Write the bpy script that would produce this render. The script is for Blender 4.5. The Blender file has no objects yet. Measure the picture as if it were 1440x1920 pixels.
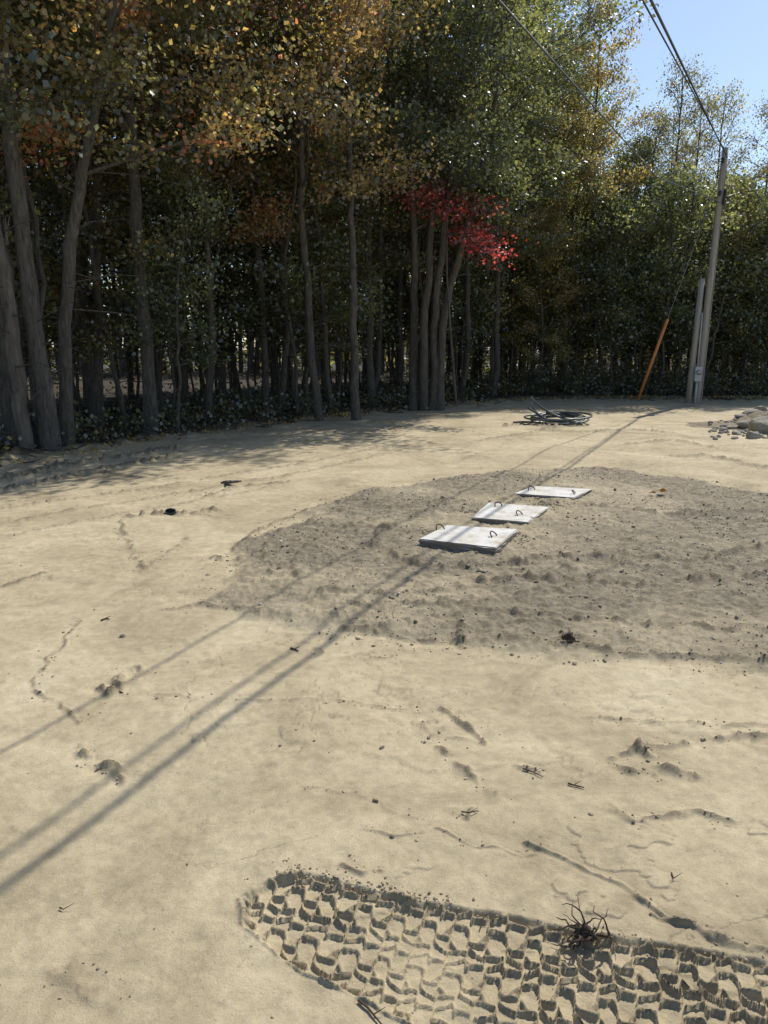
import bpy, bmesh, math, numpy as np
from mathutils import Vector, Matrix
RNG=np.random.default_rng(7)
scene=bpy.context.scene
PITCH=math.radians(12.6); EYE=1.6; F=1386.0
cP,sP=math.cos(PITCH),math.sin(PITCH)
def gp(px,py,z=0.0):
    """survey: photo measurement -> world ground position"""
    u=(px-720)/F; v=(960-py)/F
    d=(u,cP+v*sP,-sP+v*cP); t=(z-EYE)/d[2]
    return (d[0]*t,d[1]*t)
# ---------------------------------------------------------------- noise
def h2(ix,iy,seed):
    h=(ix.astype(np.int64)*374761393+iy.astype(np.int64)*668265263+seed*1442695)&0xffffffff
    h=((h^(h>>13))*1274126177)&0xffffffff
    return ((h^(h>>16))&0xffffff)/float(0xffffff)
def vn(x,y,s=0):
    ix=np.floor(x);iy=np.floor(y);fx=x-ix;fy=y-iy
    fx=fx*fx*(3-2*fx);fy=fy*fy*(3-2*fy)
    a=h2(ix,iy,s);b=h2(ix+1,iy,s);c=h2(ix,iy+1,s);d=h2(ix+1,iy+1,s)
    return (a+(b-a)*fx)*(1-fy)+(c+(d-c)*fx)*fy-0.5
def fbm(x,y,s=0,o=4):
    r=0;a=1
    for i in range(o):
        r=r+a*vn(x*2**i*1.01+y*.13*2**i,y*2**i-x*.13*2**i,s+i*17);a*=.5
    return r
def sst(a,b,x):
    t=np.clip((x-a)/(b-a),0,1);return t*t*(3-2*t)
# ---------------------------------------------------------------- mesh helpers
def mk_mesh(name,V,faces,mats=None,matidx=None,cols=None,smooth=True):
    me=bpy.data.meshes.new(name)
    V=np.asarray(V,dtype=np.float32)
    me.vertices.add(len(V));me.vertices.foreach_set("co",V.ravel())
    loops=np.concatenate([f.ravel() for f in faces]).astype(np.int32)
    tot=np.concatenate([np.full(len(f),f.shape[1],np.int32) for f in faces])
    st=np.concatenate([[0],np.cumsum(tot)[:-1]]).astype(np.int32)
    me.loops.add(len(loops));me.loops.foreach_set("vertex_index",loops)
    me.polygons.add(len(tot));me.polygons.foreach_set("loop_start",st);me.polygons.foreach_set("loop_total",tot)
    for m in (mats or []): me.materials.append(m)
    if matidx is not None: me.polygons.foreach_set("material_index",np.asarray(matidx,np.int32))
    me.polygons.foreach_set("use_smooth",np.full(len(tot),smooth,dtype=bool))
    if cols is not None:
        a=me.color_attributes.new("col","FLOAT_COLOR","POINT")
        c=np.ones((len(V),4),np.float32);c[:,:3]=cols;a.data.foreach_set("color",c.ravel())
    me.update(calc_edges=True);me.validate()
    return me
def add_obj(name,me,loc=(0,0,0),parent=None):
    o=bpy.data.objects.new(name,me);o.location=loc
    scene.collection.objects.link(o)
    if parent: o.parent=parent
    return o
class Acc:
    def __init__(s): s.V=[];s.F=[];s.M=[];s.C=[];s.n=0
    def add(s,V,Fq,m=0,C=(.2,.2,.2)):
        V=np.asarray(V,float)
        s.V.append(V);s.F.append(np.asarray(Fq,int)+s.n);s.M.append(np.full(len(Fq),m))
        C=np.asarray(C,float)
        s.C.append(np.broadcast_to(C,(len(V),3)) if C.ndim==1 else C);s.n+=len(V)
    def mesh(s,name,mats,smooth=True):
        return mk_mesh(name,np.concatenate(s.V),s.F,mats,np.concatenate(s.M),np.concatenate(s.C),smooth)
def tube(path,rad,sides=8,cap=False,jit=0,rng=None):
    P=np.asarray(path,float);n=len(P);rad=np.broadcast_to(np.asarray(rad,float),(n,))
    T=np.gradient(P,axis=0);T/=np.linalg.norm(T,axis=1)[:,None]+1e-9
    ref=np.array([0,0,1.]) if abs(T[:,2]).mean()<.8 else np.array([0,1.,0])
    A=np.cross(T,ref);A/=np.linalg.norm(A,axis=1)[:,None]+1e-9
    B=np.cross(T,A)
    a=np.linspace(0,2*np.pi,sides,endpoint=False)
    R=rad[:,None]*np.ones((1,sides))
    if jit: R=R*(1+rng.normal(0,jit,R.shape))
    V=P[:,None,:]+R[:,:,None]*(np.cos(a)[None,:,None]*A[:,None,:]+np.sin(a)[None,:,None]*B[:,None,:])
    V=V.reshape(-1,3)
    i=np.arange(n-1)[:,None]*sides;j=np.arange(sides)[None,:];k=(j+1)%sides
    Fq=np.stack([i+j,i+k,i+sides+k,i+sides+j],-1).reshape(-1,4)
    if cap:
        c0=len(V);V=np.vstack([V,P[0],P[-1]])
        Fc=[]
        for q in range(0,sides-1,2):
            q1=(q+1)%sides;q2=(q+2)%sides
            Fc.append([c0,q2,q1,q]);o=(n-1)*sides;Fc.append([c0+1,o+q,o+q1,o+q2])
        Fq=np.vstack([Fq,np.array(Fc)])
    return V,Fq
# ---------------------------------------------------------------- materials
def newmat(name):
    m=bpy.data.materials.new(name);m.use_nodes=True
    nt=m.node_tree;nt.nodes.clear()
    out=nt.nodes.new("ShaderNodeOutputMaterial")
    return m,nt,out
def N(nt,t,**k):
    n=nt.nodes.new(t)
    for a,b in k.items():
        if a in n.inputs.keys(): n.inputs[a].default_value=b
        else: setattr(n,a,b)
    return n
def ramp(nt,fac,stops):
    r=nt.nodes.new("ShaderNodeValToRGB")
    el=r.color_ramp.elements
    while len(el)<len(stops): el.new(.5)
    for e,(p,c) in zip(el,stops): e.position=p;e.color=(c[0],c[1],c[2],1)
    nt.links.new(fac,r.inputs[0]);return r
def simple(name,c1,c2,scale=8,rough=.8,bump=.3,bscale=None,stretch=(1,1,1),metal=0,bdist=.01):
    m,nt,out=newmat(name);L=nt.links
    tc=N(nt,"ShaderNodeTexCoord");mp=N(nt,"ShaderNodeMapping");mp.inputs['Scale'].default_value=stretch
    L.new(tc.outputs['Object'],mp.inputs[0])
    n=N(nt,"ShaderNodeTexNoise",Scale=scale,Detail=6,Roughness=.65);L.new(mp.outputs[0],n.inputs['Vector'])
    r=ramp(nt,n.outputs[0],[(.3,c1),(.7,c2)])
    n2=N(nt,"ShaderNodeTexNoise",Scale=bscale or scale*4,Detail=5,Roughness=.7);L.new(mp.outputs[0],n2.inputs['Vector'])
    b=N(nt,"ShaderNodeBump",Strength=bump,Distance=bdist);L.new(n2.outputs[0],b.inputs['Height'])
    p=N(nt,"ShaderNodeBsdfPrincipled",Roughness=rough,Metallic=metal)
    L.new(r.outputs[0],p.inputs['Base Color']);L.new(b.outputs[0],p.inputs['Normal'])
    L.new(p.outputs[0],out.inputs[0]);return m
def leafmat():
    m,nt,out=newmat("leaf");L=nt.links
    a=N(nt,"ShaderNodeAttribute",attribute_name="col")
    oi=N(nt,"ShaderNodeObjectInfo")
    hs=N(nt,"ShaderNodeHueSaturation")
    mr=N(nt,"ShaderNodeMapRange");mr.inputs[3].default_value=.7;mr.inputs[4].default_value=1.25
    L.new(oi.outputs['Random'],mr.inputs[0]);L.new(mr.outputs[0],hs.inputs['Value']);L.new(a.outputs['Color'],hs.inputs['Color'])
    d=N(nt,"ShaderNodeBsdfDiffuse");L.new(hs.outputs[0],d.inputs[0])
    t=N(nt,"ShaderNodeBsdfTranslucent")
    mx=N(nt,"ShaderNodeMix",data_type='RGBA',blend_type='MULTIPLY');mx.inputs[0].default_value=1
    L.new(hs.outputs[0],mx.inputs[6]);mx.inputs[7].default_value=(4.5,3.9,2.8,1)
    L.new(mx.outputs[2],t.inputs[0])
    s1=N(nt,"ShaderNodeMixShader");s1.inputs[0].default_value=.56
    L.new(d.outputs[0],s1.inputs[1]);L.new(t.outputs[0],s1.inputs[2])
    g=N(nt,"ShaderNodeBsdfGlossy",Roughness=.42);g.inputs[0].default_value=(.85,.88,.88,1)
    s2=N(nt,"ShaderNodeMixShader");s2.inputs[0].default_value=.11
    L.new(s1.outputs[0],s2.inputs[1]);L.new(g.outputs[0],s2.inputs[2])
    L.new(s2.outputs[0],out.inputs[0]);return m
LEAF=leafmat()
BARK=simple("bark",(.042,.036,.030),(.17,.148,.122),scale=9,rough=.95,bump=1,bscale=16,stretch=(3,3,.5),bdist=.03)
BARKD=simple("dead_wood",(.07,.057,.045),(.22,.185,.15),scale=6,rough=.95,bump=1,bscale=14,stretch=(3,3,.4),bdist=.03)
WOODP=simple("weathered_pole_wood",(.26,.23,.19),(.46,.42,.36),scale=5,rough=.9,bump=.5,bscale=14,stretch=(6,6,.25))
# ---------------------------------------------------------------- ground
TLx=np.array([-60,-20,-9,-6.2,-5.15,-3.77,-1.45,1.14,4.5,8,12,20,60.])
TLy=np.array([2,4,7.6,9.2,10.2,13.6,17.1,20.2,23.0,23.7,23.6,24,27.])
def ytl(x): return np.interp(x,TLx,TLy)
PATCH=np.array([gp(*p) for p in [(395,1135),(440,1060),(500,1000),(620,940),(850,897),(1130,880),(1330,905),(1560,960),(1900,1080),(1800,1250),(1440,1247),(1200,1240),(1000,1222),(850,1213),(640,1190),(450,1145)]])
def poly_sd(x,y,P):
    d=np.full(x.shape,1e9);ins=np.zeros(x.shape,bool);n=len(P)
    for i in range(n):
        a=P[i];b=P[(i+1)%n];e=b-a
        wx=x-a[0];wy=y-a[1]
        t=np.clip((wx*e[0]+wy*e[1])/(e@e),0,1)
        d=np.minimum(d,(wx-e[0]*t)**2+(wy-e[1]*t)**2)
        c=((a[1]<=y)!=(b[1]<=y))
        xi=a[0]+(y-a[1])*e[0]/(e[1] if abs(e[1])>1e-9 else 1e-9)
        ins^=(c&(x<xi))
    d=np.sqrt(d);return np.where(ins,-d,d)
RIDGES=[
 ([(192,1290),(205,1305),(225,1285),(215,1272),(255,1252)],.026,.030,1),
 ([(230,1300),(370,1312),(480,1318),(640,1322),(780,1332)],.008,.010,.6),
 ([(150,1165),(110,1220),(75,1262),(70,1295),(150,1352)],.012,.010,.8),
 ([(145,1405),(190,1440),(232,1462)],.024,.022,1),
 ([(780,1330),(800,1395),(870,1450),(920,1490)],.020,.011,1),
 ([(830,1335),(870,1355),(912,1398)],.013,.018,.8),
 ([(800,1380),(850,1390),(900,1400)],.012,.011,.8),
 ([(1085,1352),(1190,1356),(1290,1362),(1440,1360)],.010,.016,.6),
 ([(1440,1375),(1330,1392),(1210,1400),(1165,1420)],.018,.018,1),
 ([(1200,1405),(1235,1432),(1300,1452)],.026,.022,1),
 ([(1140,1430),(1180,1455),(1230,1450)],.016,.016,1),
 ([(995,1582),(1080,1622),(1160,1665),(1240,1708),(1330,1760),(1440,1800)],.009,.016,.35),
 ([(1220,1712),(1300,1740),(1380,1775)],.008,.012,.8),
 ([(1130,1510),(1200,1545),(1290,1520),(1370,1535)],.014,.012,1),
 ([(980,1445),(1010,1455),(1020,1462)],.010,.010,1),
 ([(860,1530),(880,1536),(893,1522)],.008,.012,1),
 ([(228,978),(232,1000),(255,1040),(270,1078)],.026,.018,.8),
 ([(270,1075),(310,1045),(352,1012)],.02,.010,.7),
 ([(245,972),(300,966),(360,965),(400,958)],.07,.035,1),
 ([(380,935),(440,915),(540,905)],.05,.022,1),
 ([(0,1110),(50,1090),(90,1080)],.03,.014,1),
 ([(0,905),(100,880),(200,865),(330,845)],.12,.07,1),
 ([(0,925),(150,890),(330,860)],.08,.045,1),
 ([(0,960),(300,915),(560,872),(760,830)],.05,.024,.6),
 ([(0,985),(300,935),(600,880),(800,835)],.05,.024,.6),
 ([(0,1010),(200,975),(500,915)],.04,.018,.6),
 ([(380,1060),(410,1048),(420,1060)],.03,.014,1),
 ([(455,1085),(445,1040),(480,1000),(560,965),(700,935)],.03,.020,.8),
 ([(510,1090),(492,1045),(525,1005),(620,970),(740,945)],.03,.018,.8),
 ([(560,1100),(550,1060),(600,1020),(700,985)],.03,.018,.8),
 ([(600,1120),(760,1128),(900,1120),(1040,1090),(1120,1040)],.03,.022,.7),
 ([(620,1145),(780,1150),(930,1142),(1080,1110),(1180,1060)],.03,.020,.7),
 ([(560,990),(680,1003),(800,1020)],.035,.024,.8),
 ([(640,950),(760,965),(850,945)],.05,.022,.8),
 ([(700,1040),(720,1008),(790,975),(870,955)],.05,.03,.7),
 ([(730,1045),(790,1075),(880,1078),(980,1070)],.04,.035,.8),
 ([(900,1108),(1030,1100),(1200,1105),(1440,1088)],.035,.03,1),
 ([(820,1150),(1000,1165),(1100,1175),(1440,1200)],.028,.022,1),
 ([(640,1185),(800,1205),(1000,1212),(1200,1235),(1440,1245)],.018,.016,1),
 ([(860,1175),(865,1200),(870,1215)],.022,.018,1),
 ([(1000,1060),(1150,1052),(1300,1060),(1440,1030)],.04,.026,1),
 ([(1100,960),(1250,975),(1440,965)],.05,.026,1),
 ([(1010,808),(1090,812),(1180,808),(1260,815)],.08,.045,.6),
 ([(1180,835),(1260,828),(1340,842)],.08,.045,.6),
 ([(900,830),(1010,812),(1060,800)],.08,.035,.7),
 ([(950,800),(990,797),(1040,803)],.10,.05,1),
 ([(1260,860),(1320,858),(1440,880)],.10,.04,.7),
 ([(650,1620),(690,1640),(720,1640)],.010,.008,1),
 ([(100,1810),(140,1830),(175,1862)],.03,.008,.5),
 ([(590,1235),(600,1225),(585,1215)],.010,.010,1),
 ([(690,1235),(720,1240),(735,1230)],.010,.010,1),
 ([(690,1560),(760,1575),(830,1560)],.008,.006,.6),
 ([(300,1150),(380,1140),(470,1150)],.014,.010,.8),
 ([(820,1560),(900,1590),(1010,1600)],.006,.006,.5),
 ([(560,1480),(700,1500),(800,1540)],.006,.005,.5),
]
RW=[(np.array([gp(*p) for p in pts]),w,h,r) for pts,w,h,r in RIDGES]
O0=np.array([-.235,1.985]);DD=np.array([.964,-.264]);NN=np.array([-.264,-.964])
COVC=[gp(878,1004),gp(958,962),gp(1036,921)]
def ground_h(x,y,full=False):
    x=np.asarray(x,float);y=np.asarray(y,float)
    r=np.hypot(x,y)
    z=fbm(x*.25,y*.25,3,3)*.07*sst(1,6,r)
    z=z+fbm(x*1.3,y*1.3,5,3)*.018
    fine=1-sst(3,9,r)
    z=z+fbm(x*6,y*6,9,3)*.004+fbm(x*30,y*30,11,2)*.0026*fine
    q=x*.35+y*.94; q2=x*.94-y*.35
    z=z+np.maximum(fbm(q*5,q2*.9,21,3)-.18,0)*.010
    sc=fbm(x*2.6,y*4.2,23,5);sm=sst(.0,.3,fbm(x*.7+4,y*.7,24,3))
    scf=sst(.10,.125,sc)*sst(.40,.2,sc)*sm
    z=z+scf*.0045
    dks=np.exp(-((sc-.105)/.012)**2)*sm
    cr=np.abs(fbm(x*2.1,y*3.0,81,4)); crm=sst(.05,.3,fbm(x*.9,y*.9,83,2))
    crk=np.exp(-(cr/.009)**2)*crm
    cr3=np.abs(fbm(x*3.3+7,y*4.4,181,5)); crm3=sst(.0,.25,fbm(x*.8+3,y*1.1,183,2))
    crk=np.maximum(crk,np.exp(-(cr3/.009)**2)*crm3)
    z=z-crk*.005
    sdn=fbm(x*2.2,y*2.2,31,4)
    sd=poly_sd(x,y,PATCH)+sdn*.28
    pm=sst(.08,-.12,sd)
    z=z+pm*(.03+fbm(x*4,y*4,33,4)*.032+np.maximum(fbm(x*14,y*18,37,4),0)*.028+np.maximum(fbm(x*34,y*34,39,3)-.05,0)*.020)
    for c in COVC:
        z=z+.03*np.exp(-((x-c[0])**2+(y-c[1])**2)/.8)
    lt=sst(.0,.35,fbm(x*.8,y*1.1,91,4)+.10)*.5
    for c in COVC: lt=np.maximum(lt,.7*np.exp(-((x-c[0]-.3)**2+(y-c[1]+.2)**2)/.4))
    pmc=pm*(1-lt)
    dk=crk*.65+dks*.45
    wxn=x+fbm(x*7,y*7,41,3)*.05;wyn=y+fbm(x*7,y*7,43,3)*.05
    brk=fbm(x*18,y*18,47,4)
    for P,w,h,rg in RW:
        lo=P.min(0)-.6;hi=P.max(0)+.6
        m=(x>lo[0])&(x<hi[0])&(y>lo[1])&(y<hi[1])
        if not m.any(): continue
        xs=wxn[m];yy=wyn[m];d=np.full(xs.shape,1e9)
        for a,b in zip(P[:-1],P[1:]):
            e=b-a;t=np.clip(((xs-a[0])*e[0]+(yy-a[1])*e[1])/(e@e),0,1)
            d=np.minimum(d,np.hypot(xs-a[0]-e[0]*t,yy-a[1]-e[1]*t))
        k=np.exp(-(d/w)**2);am=np.clip(.75+rg*2.0*brk[m],0.0,1.7)
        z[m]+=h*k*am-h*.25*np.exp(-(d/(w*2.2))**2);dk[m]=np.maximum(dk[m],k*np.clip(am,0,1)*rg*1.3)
    m=(x>-.8)&(x<2.6)&(y>.6)&(y<2.4)
    if m.any():
        xs=x[m];yy=y[m]
        s=(xs-O0[0])*DD[0]+(yy-O0[1])*DD[1];w=(xs-O0[0])*NN[0]+(yy-O0[1])*NN[1]
        s=s+fbm(xs*6,yy*6,51,4)*.026;w=w+fbm(xs*6,yy*6,53,4)*.020
        s0=np.interp(w,[-.1,0,.06,.15,.233,.30,.335,.41,.46,.5],[.10,.0,-.10,-.14,-.10,.03,.157,.40,.6,.8])
        inm=sst(-.010,.012,w)*sst(.56,.53,w)*sst(-.012,.015,s-s0)
        edge=np.exp(-(w/.013)**2)*sst(-.05,.05,s)*(.3+.7*sst(.6,.25,s)+.3*sst(.5,.9,s))+np.exp(-((s-s0)/.016)**2)*(w>0)*(w<.5)+np.exp(-((w-.55)/.02)**2)*(s>s0)
        p=.098;rh=.080
        sq=np.tanh(7*np.sin(2*np.pi*s/p+1.2))
        wz=w+sq*.021
        i=np.floor(wz/rh);wl=wz/rh-i
        par=np.where(i%2==0,1,-1)
        st=(s+(i%2)*p*.38+par*(wl-.5)*.048+.016*par*np.tanh(8*(wl-.5)))/p
        sl=st-np.floor(st)
        dT=np.minimum(sl,1-sl)*p;dL=np.minimum(wl,1-wl)*rh
        hr=h2(np.floor(st)+100,i+50,7)
        rT=sst(.0085,.003,dT)*(.7+.45*hr);rL=sst(.0085,.003,dL)*(.25+.75*(sl<.6+.25*hr))
        rid=np.maximum(rT,rL)
        wear=np.clip(.95+fbm(xs*3,yy*3,57,3)*.8,.5,1.15)
        z[m]+=inm*(-.018+.0145*rid*wear+(hr-.5)*.004+fbm(xs*35,yy*35,59,3)*.003)+edge*.012*np.clip(.6+brk[m]*2.5,0.0,1.7)
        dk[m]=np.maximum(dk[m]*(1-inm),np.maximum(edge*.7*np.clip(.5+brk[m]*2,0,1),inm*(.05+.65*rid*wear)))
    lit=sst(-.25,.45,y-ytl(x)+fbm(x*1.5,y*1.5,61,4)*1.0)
    z=z+lit*(.06+fbm(x*3,y*3,63,4)*.12)
    if full: return z,pmc,lit,dk,pm
    return z
def gz(x,y): return float(ground_h(np.array([x]),np.array([y]))[0])
ys=[-60,-40,-25,-15,-9,-5,-3,-1.5,-.5,0,.3,.6,.8]+list(np.arange(1.0,2.25,.0036))
y=ys[-1]
while y<26: y+=max(.0048,y*.0048);ys.append(y)
while y<400: y*=1.06;ys.append(y)
ys=np.array(ys)
c=list(np.arange(0,.68,.0020))
d=.0022
while c[-1]<40: d=min(d*1.14,3);c.append(c[-1]+d)
c=np.array(c);c=np.concatenate([-c[:0:-1],c])
W=np.maximum(ys,1.0)
X=c[None,:]*W[:,None];Y=np.repeat(ys[:,None],len(c),1)
Z,pm,lit,dk,_=ground_h(X.ravel(),Y.ravel(),True)
nr,nc=X.shape
i=np.arange(nr-1)[:,None]*nc;j=np.arange(nc-1)[None,:]
Fq=np.stack([i+j,i+j+1,i+nc+j+1,i+nc+j],-1).reshape(-1,4)
V=np.stack([X.ravel(),Y.ravel(),Z],-1)
def mixn(nt,f,A,B,bt='MIX'):
    L=nt.links
    x=N(nt,"ShaderNodeMix",data_type='RGBA',blend_type=bt)
    if isinstance(f,float): x.inputs[0].default_value=f
    else: L.new(f,x.inputs[0])
    for s,k in ((A,6),(B,7)):
        if isinstance(s,tuple): x.inputs[k].default_value=s
        else: L.new(s,x.inputs[k])
    return x.outputs[2]
def soilmat(name):
    m,nt,out=newmat(name);L=nt.links
    g=N(nt,"ShaderNodeNewGeometry")
    a=N(nt,"ShaderNodeAttribute",attribute_name="col")
    sp=N(nt,"ShaderNodeSeparateColor");L.new(a.outputs['Color'],sp.inputs[0])
    n1=N(nt,"ShaderNodeTexNoise",Scale=1.0,Detail=11,Roughness=.72,Distortion=.6);L.new(g.outputs['Position'],n1.inputs['Vector'])
    n2=N(nt,"ShaderNodeTexNoise",Scale=150,Detail=4,Roughness=.8);L.new(g.outputs['Position'],n2.inputs['Vector'])
    n3=N(nt,"ShaderNodeTexNoise",Scale=14,Detail=8,Roughness=.7);L.new(g.outputs['Position'],n3.inputs['Vector'])
    base=ramp(nt,n1.outputs[0],[(.32,(.29,.238,.152)),(.44,(.405,.336,.216)),(.56,(.495,.415,.272)),(.70,(.58,.50,.345))])
    pc=ramp(nt,n3.outputs[0],[(.3,(.165,.138,.096)),(.55,(.275,.232,.163)),(.75,(.37,.315,.225))])
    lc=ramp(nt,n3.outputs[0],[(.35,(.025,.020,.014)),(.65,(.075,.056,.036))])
    col=mixn(nt,sp.outputs[0],base.outputs[0],pc.outputs[0])
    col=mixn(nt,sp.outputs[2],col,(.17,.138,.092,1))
    sr=ramp(nt,n2.outputs[0],[(.28,(.50,.50,.50)),(.42,(.94,.94,.94)),(.62,(1.0,1.0,1.0)),(.75,(1.35,1.34,1.30))])
    col=mixn(nt,1.0,col,sr.outputs[0],'MULTIPLY')
    s3=ramp(nt,n3.outputs[0],[(.3,(.80,.80,.80)),(.6,(1.08,1.08,1.08))])
    col=mixn(nt,1.0,col,s3.outputs[0],'MULTIPLY')
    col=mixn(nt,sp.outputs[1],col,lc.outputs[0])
    p=N(nt,"ShaderNodeBsdfPrincipled",Roughness=.9)
    p.inputs['Specular IOR Level'].default_value=.25
    L.new(col,p.inputs['Base Color'])
    mul=N(nt,"ShaderNodeMath",operation='MULTIPLY_ADD');L.new(sp.outputs[0],mul.inputs[0]);mul.inputs[1].default_value=.4;mul.inputs[2].default_value=.55
    b=N(nt,"ShaderNodeBump",Distance=.006);L.new(mul.outputs[0],b.inputs['Strength']);L.new(n2.outputs[0],b.inputs['Height'])
    mul2=N(nt,"ShaderNodeMath",operation='MULTIPLY_ADD');L.new(sp.outputs[0],mul2.inputs[0]);mul2.inputs[1].default_value=.5;mul2.inputs[2].default_value=.24
    b2=N(nt,"ShaderNodeBump",Distance=.025);L.new(mul2.outputs[0],b2.inputs['Strength']);L.new(n3.outputs[0],b2.inputs['Height']);L.new(b.outputs[0],b2.inputs['Normal'])
    L.new(b2.outputs[0],p.inputs['Normal']);L.new(p.outputs[0],out.inputs[0]);return m
SOIL=soilmat("sandy_soil")
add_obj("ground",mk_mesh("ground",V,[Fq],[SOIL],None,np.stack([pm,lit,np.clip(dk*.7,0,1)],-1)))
# ---------------------------------------------------------------- pebbles / clods
ph=(1+5**.5)/2
ICO=np.array([(-1,ph,0),(1,ph,0),(-1,-ph,0),(1,-ph,0),(0,-1,ph),(0,1,ph),(0,-1,-ph),(0,1,-ph),(ph,0,-1),(ph,0,1),(-ph,0,-1),(-ph,0,1)])/1.9
ICF=np.array([(0,11,5),(0,5,1),(0,1,7),(0,7,10),(0,10,11),(1,5,9),(5,11,4),(11,10,2),(10,7,6),(7,1,8),(3,9,4),(3,4,2),(3,2,6),(3,6,8),(3,8,9),(4,9,5),(2,4,11),(6,2,10),(8,6,7),(9,8,1)])
def stones(name,pos,size,mat,colfn,flat=.65,smooth=False):
    n=len(pos);x=pos[:,0];y=pos[:,1]
    z=ground_h(x,y)
    S=size[:,None]*RNG.uniform(.6,1.25,(n,3))*np.array([1,1,flat])
    v=ICO[None]*(1+RNG.normal(0,.16,(n,12,1)))*S[:,None,:]
    a=RNG.uniform(0,6.28,n);ca,sa=np.cos(a)[:,None],np.sin(a)[:,None]
    vx=v[...,0]*ca-v[...,1]*sa;vy=v[...,0]*sa+v[...,1]*ca
    V=np.stack([vx+x[:,None],vy+y[:,None],v[...,2]+(z+size*.12)[:,None]],-1).reshape(-1,3)
    F_=(ICF[None]+np.arange(n)[:,None,None]*12).reshape(-1,3)
    C=np.repeat(colfn(n),12,0)
    return add_obj(name,mk_mesh(name,V,[F_],[mat],None,C,smooth))
def colmat(name,rough=.9):
    m,nt,out=newmat(name);L=nt.links
    a=N(nt,"ShaderNodeAttribute",attribute_name="col");g=N(nt,"ShaderNodeNewGeometry")
    n=N(nt,"ShaderNodeTexNoise",Scale=60,Detail=5);L.new(g.outputs['Position'],n.inputs['Vector'])
    r=ramp(nt,n.outputs[0],[(.3,(.7,.7,.7)),(.7,(1.2,1.2,1.2))])
    col=mixn(nt,1.0,a.outputs['Color'],r.outputs[0],'MULTIPLY')
    p=N(nt,"ShaderNodeBsdfPrincipled",Roughness=rough);L.new(col,p.inputs['Base Color'])
    b=N(nt,"ShaderNodeBump",Strength=.5,Distance=.01);L.new(n.outputs[0],b.inputs['Height']);L.new(b.outputs[0],p.inputs['Normal'])
    L.new(p.outputs[0],out.inputs[0]);return m
STONE=colmat("stone")
def cf(n):
    b=np.array([.30,.25,.175])*RNG.uniform(.5,1.3,(n,1))
    w=RNG.random(n)<.07
    b[w]=np.array([.5,.47,.42])*RNG.uniform(.8,1.1,(w.sum(),1));return b
def cfs(n): return np.array([.35,.29,.195])*RNG.uniform(.6,1.15,(n,1))
q=RNG.uniform([-2.6,2.6],[9,10.5],(90000,2))
sd=poly_sd(q[:,0],q[:,1],PATCH);dens=(fbm(q[:,0]*1.5,q[:,1]*1.5,71,3)+.5)
q=q[(sd<.15)&(RNG.random(len(q))<dens*.7)][:22000]
stones("gravel",q,np.clip(RNG.lognormal(-5.4,.55,len(q)),.003,.028),STONE,cf)
q=RNG.uniform([-6,1.3],[9,15],(6500,2))
q=q[q[:,1]<ytl(q[:,0])-.2]
stones("pebbles",q,np.clip(RNG.lognormal(-6.1,.6,len(q)),.0012,.018),STONE,cf)
cl=[]
for P,w,h,rg in RW:
    L_=np.linalg.norm(np.diff(P,axis=0),axis=1);n=int(L_.sum()/.010*rg*.6)+4;n=min(n,300)
    k=RNG.choice(len(L_),n,p=L_/L_.sum());t=RNG.random(n)[:,None]
    cl.append(P[k]*(1-t)+P[k+1]*t+RNG.normal(0,w*1.1+.008,(n,2)))
s=np.concatenate([RNG.uniform(-.1,.45,220),RNG.uniform(-.1,1.3,160)]);e=O0+s[:,None]*DD+RNG.normal(0,.018,(380,1))*NN;cl.append(e)
cl=np.concatenate(cl)
stones("soil_clods",cl,np.clip(RNG.lognormal(-5.8,.5,len(cl)),.002,.012),STONE,cfs,flat=.8)
# ---------------------------------------------------------------- trees
PAL={
 'green':[((.062,.080,.032),.6),((.088,.104,.040),.3),((.043,.062,.028),.1)],
 'olive':[((.100,.104,.040),.5),((.064,.080,.030),.3),((.15,.125,.05),.2)],
 'yellow':[((.165,.145,.053),.5),((.19,.132,.052),.16),((.11,.114,.043),.34)],
 'orange':[((.185,.135,.058),.45),((.15,.130,.052),.25),((.22,.095,.048),.10),((.10,.104,.04),.20)],
 'red':[((.17,.022,.025),.8),((.14,.05,.03),.2)],
 'needle':[((.035,.046,.030),.7),((.048,.060,.034),.3)],
 'dull':[((.058,.070,.032),.55),((.085,.090,.040),.3),((.125,.102,.048),.15)],
}
def leaves(acc,P0,P1,n,size,pal,rng,sig=.2,flatz=.6):
    k=rng.integers(0,len(P0),n);t=rng.random(n)[:,None]
    c=P0[k]*(1-t)+P1[k]*t+rng.normal(0,1,(n,3))*sig*np.array([1,1,flatz])
    cs=np.array([p[0] for p in PAL[pal]]);ws=np.array([p[1] for p in PAL[pal]]);ws=ws/ws.sum()
    bi=rng.choice(len(cs),len(P0),p=ws);bm=rng.uniform(.6,1.3,len(P0))
    ci=np.where(rng.random(n)<.7,bi[k],rng.choice(len(cs),n,p=ws))
    col=cs[ci]*(bm[k]*rng.uniform(.7,1.3,n))[:,None]
    nr=rng.normal(0,.75,(n,3))+np.array([0,0,.6]);nr/=np.linalg.norm(nr,axis=1)[:,None]
    a=np.cross(nr,rng.normal(0,1,(n,3)));a/=np.linalg.norm(a,axis=1)[:,None]
    b=np.cross(nr,a)
    s=(size*rng.uniform(.55,1.3,n))[:,None]
    V=np.stack([c-a*s*.5,c+b*s*.48-a*s*.05,c+a*s*.6+nr*s*.12*rng.normal(0,1,(n,1)),c-b*s*.48-a*s*.05],1).reshape(-1,3)
    acc.add(V,(np.arange(n)[:,None]*4+np.arange(4)[None]),1,np.repeat(col,4,0))
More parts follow.
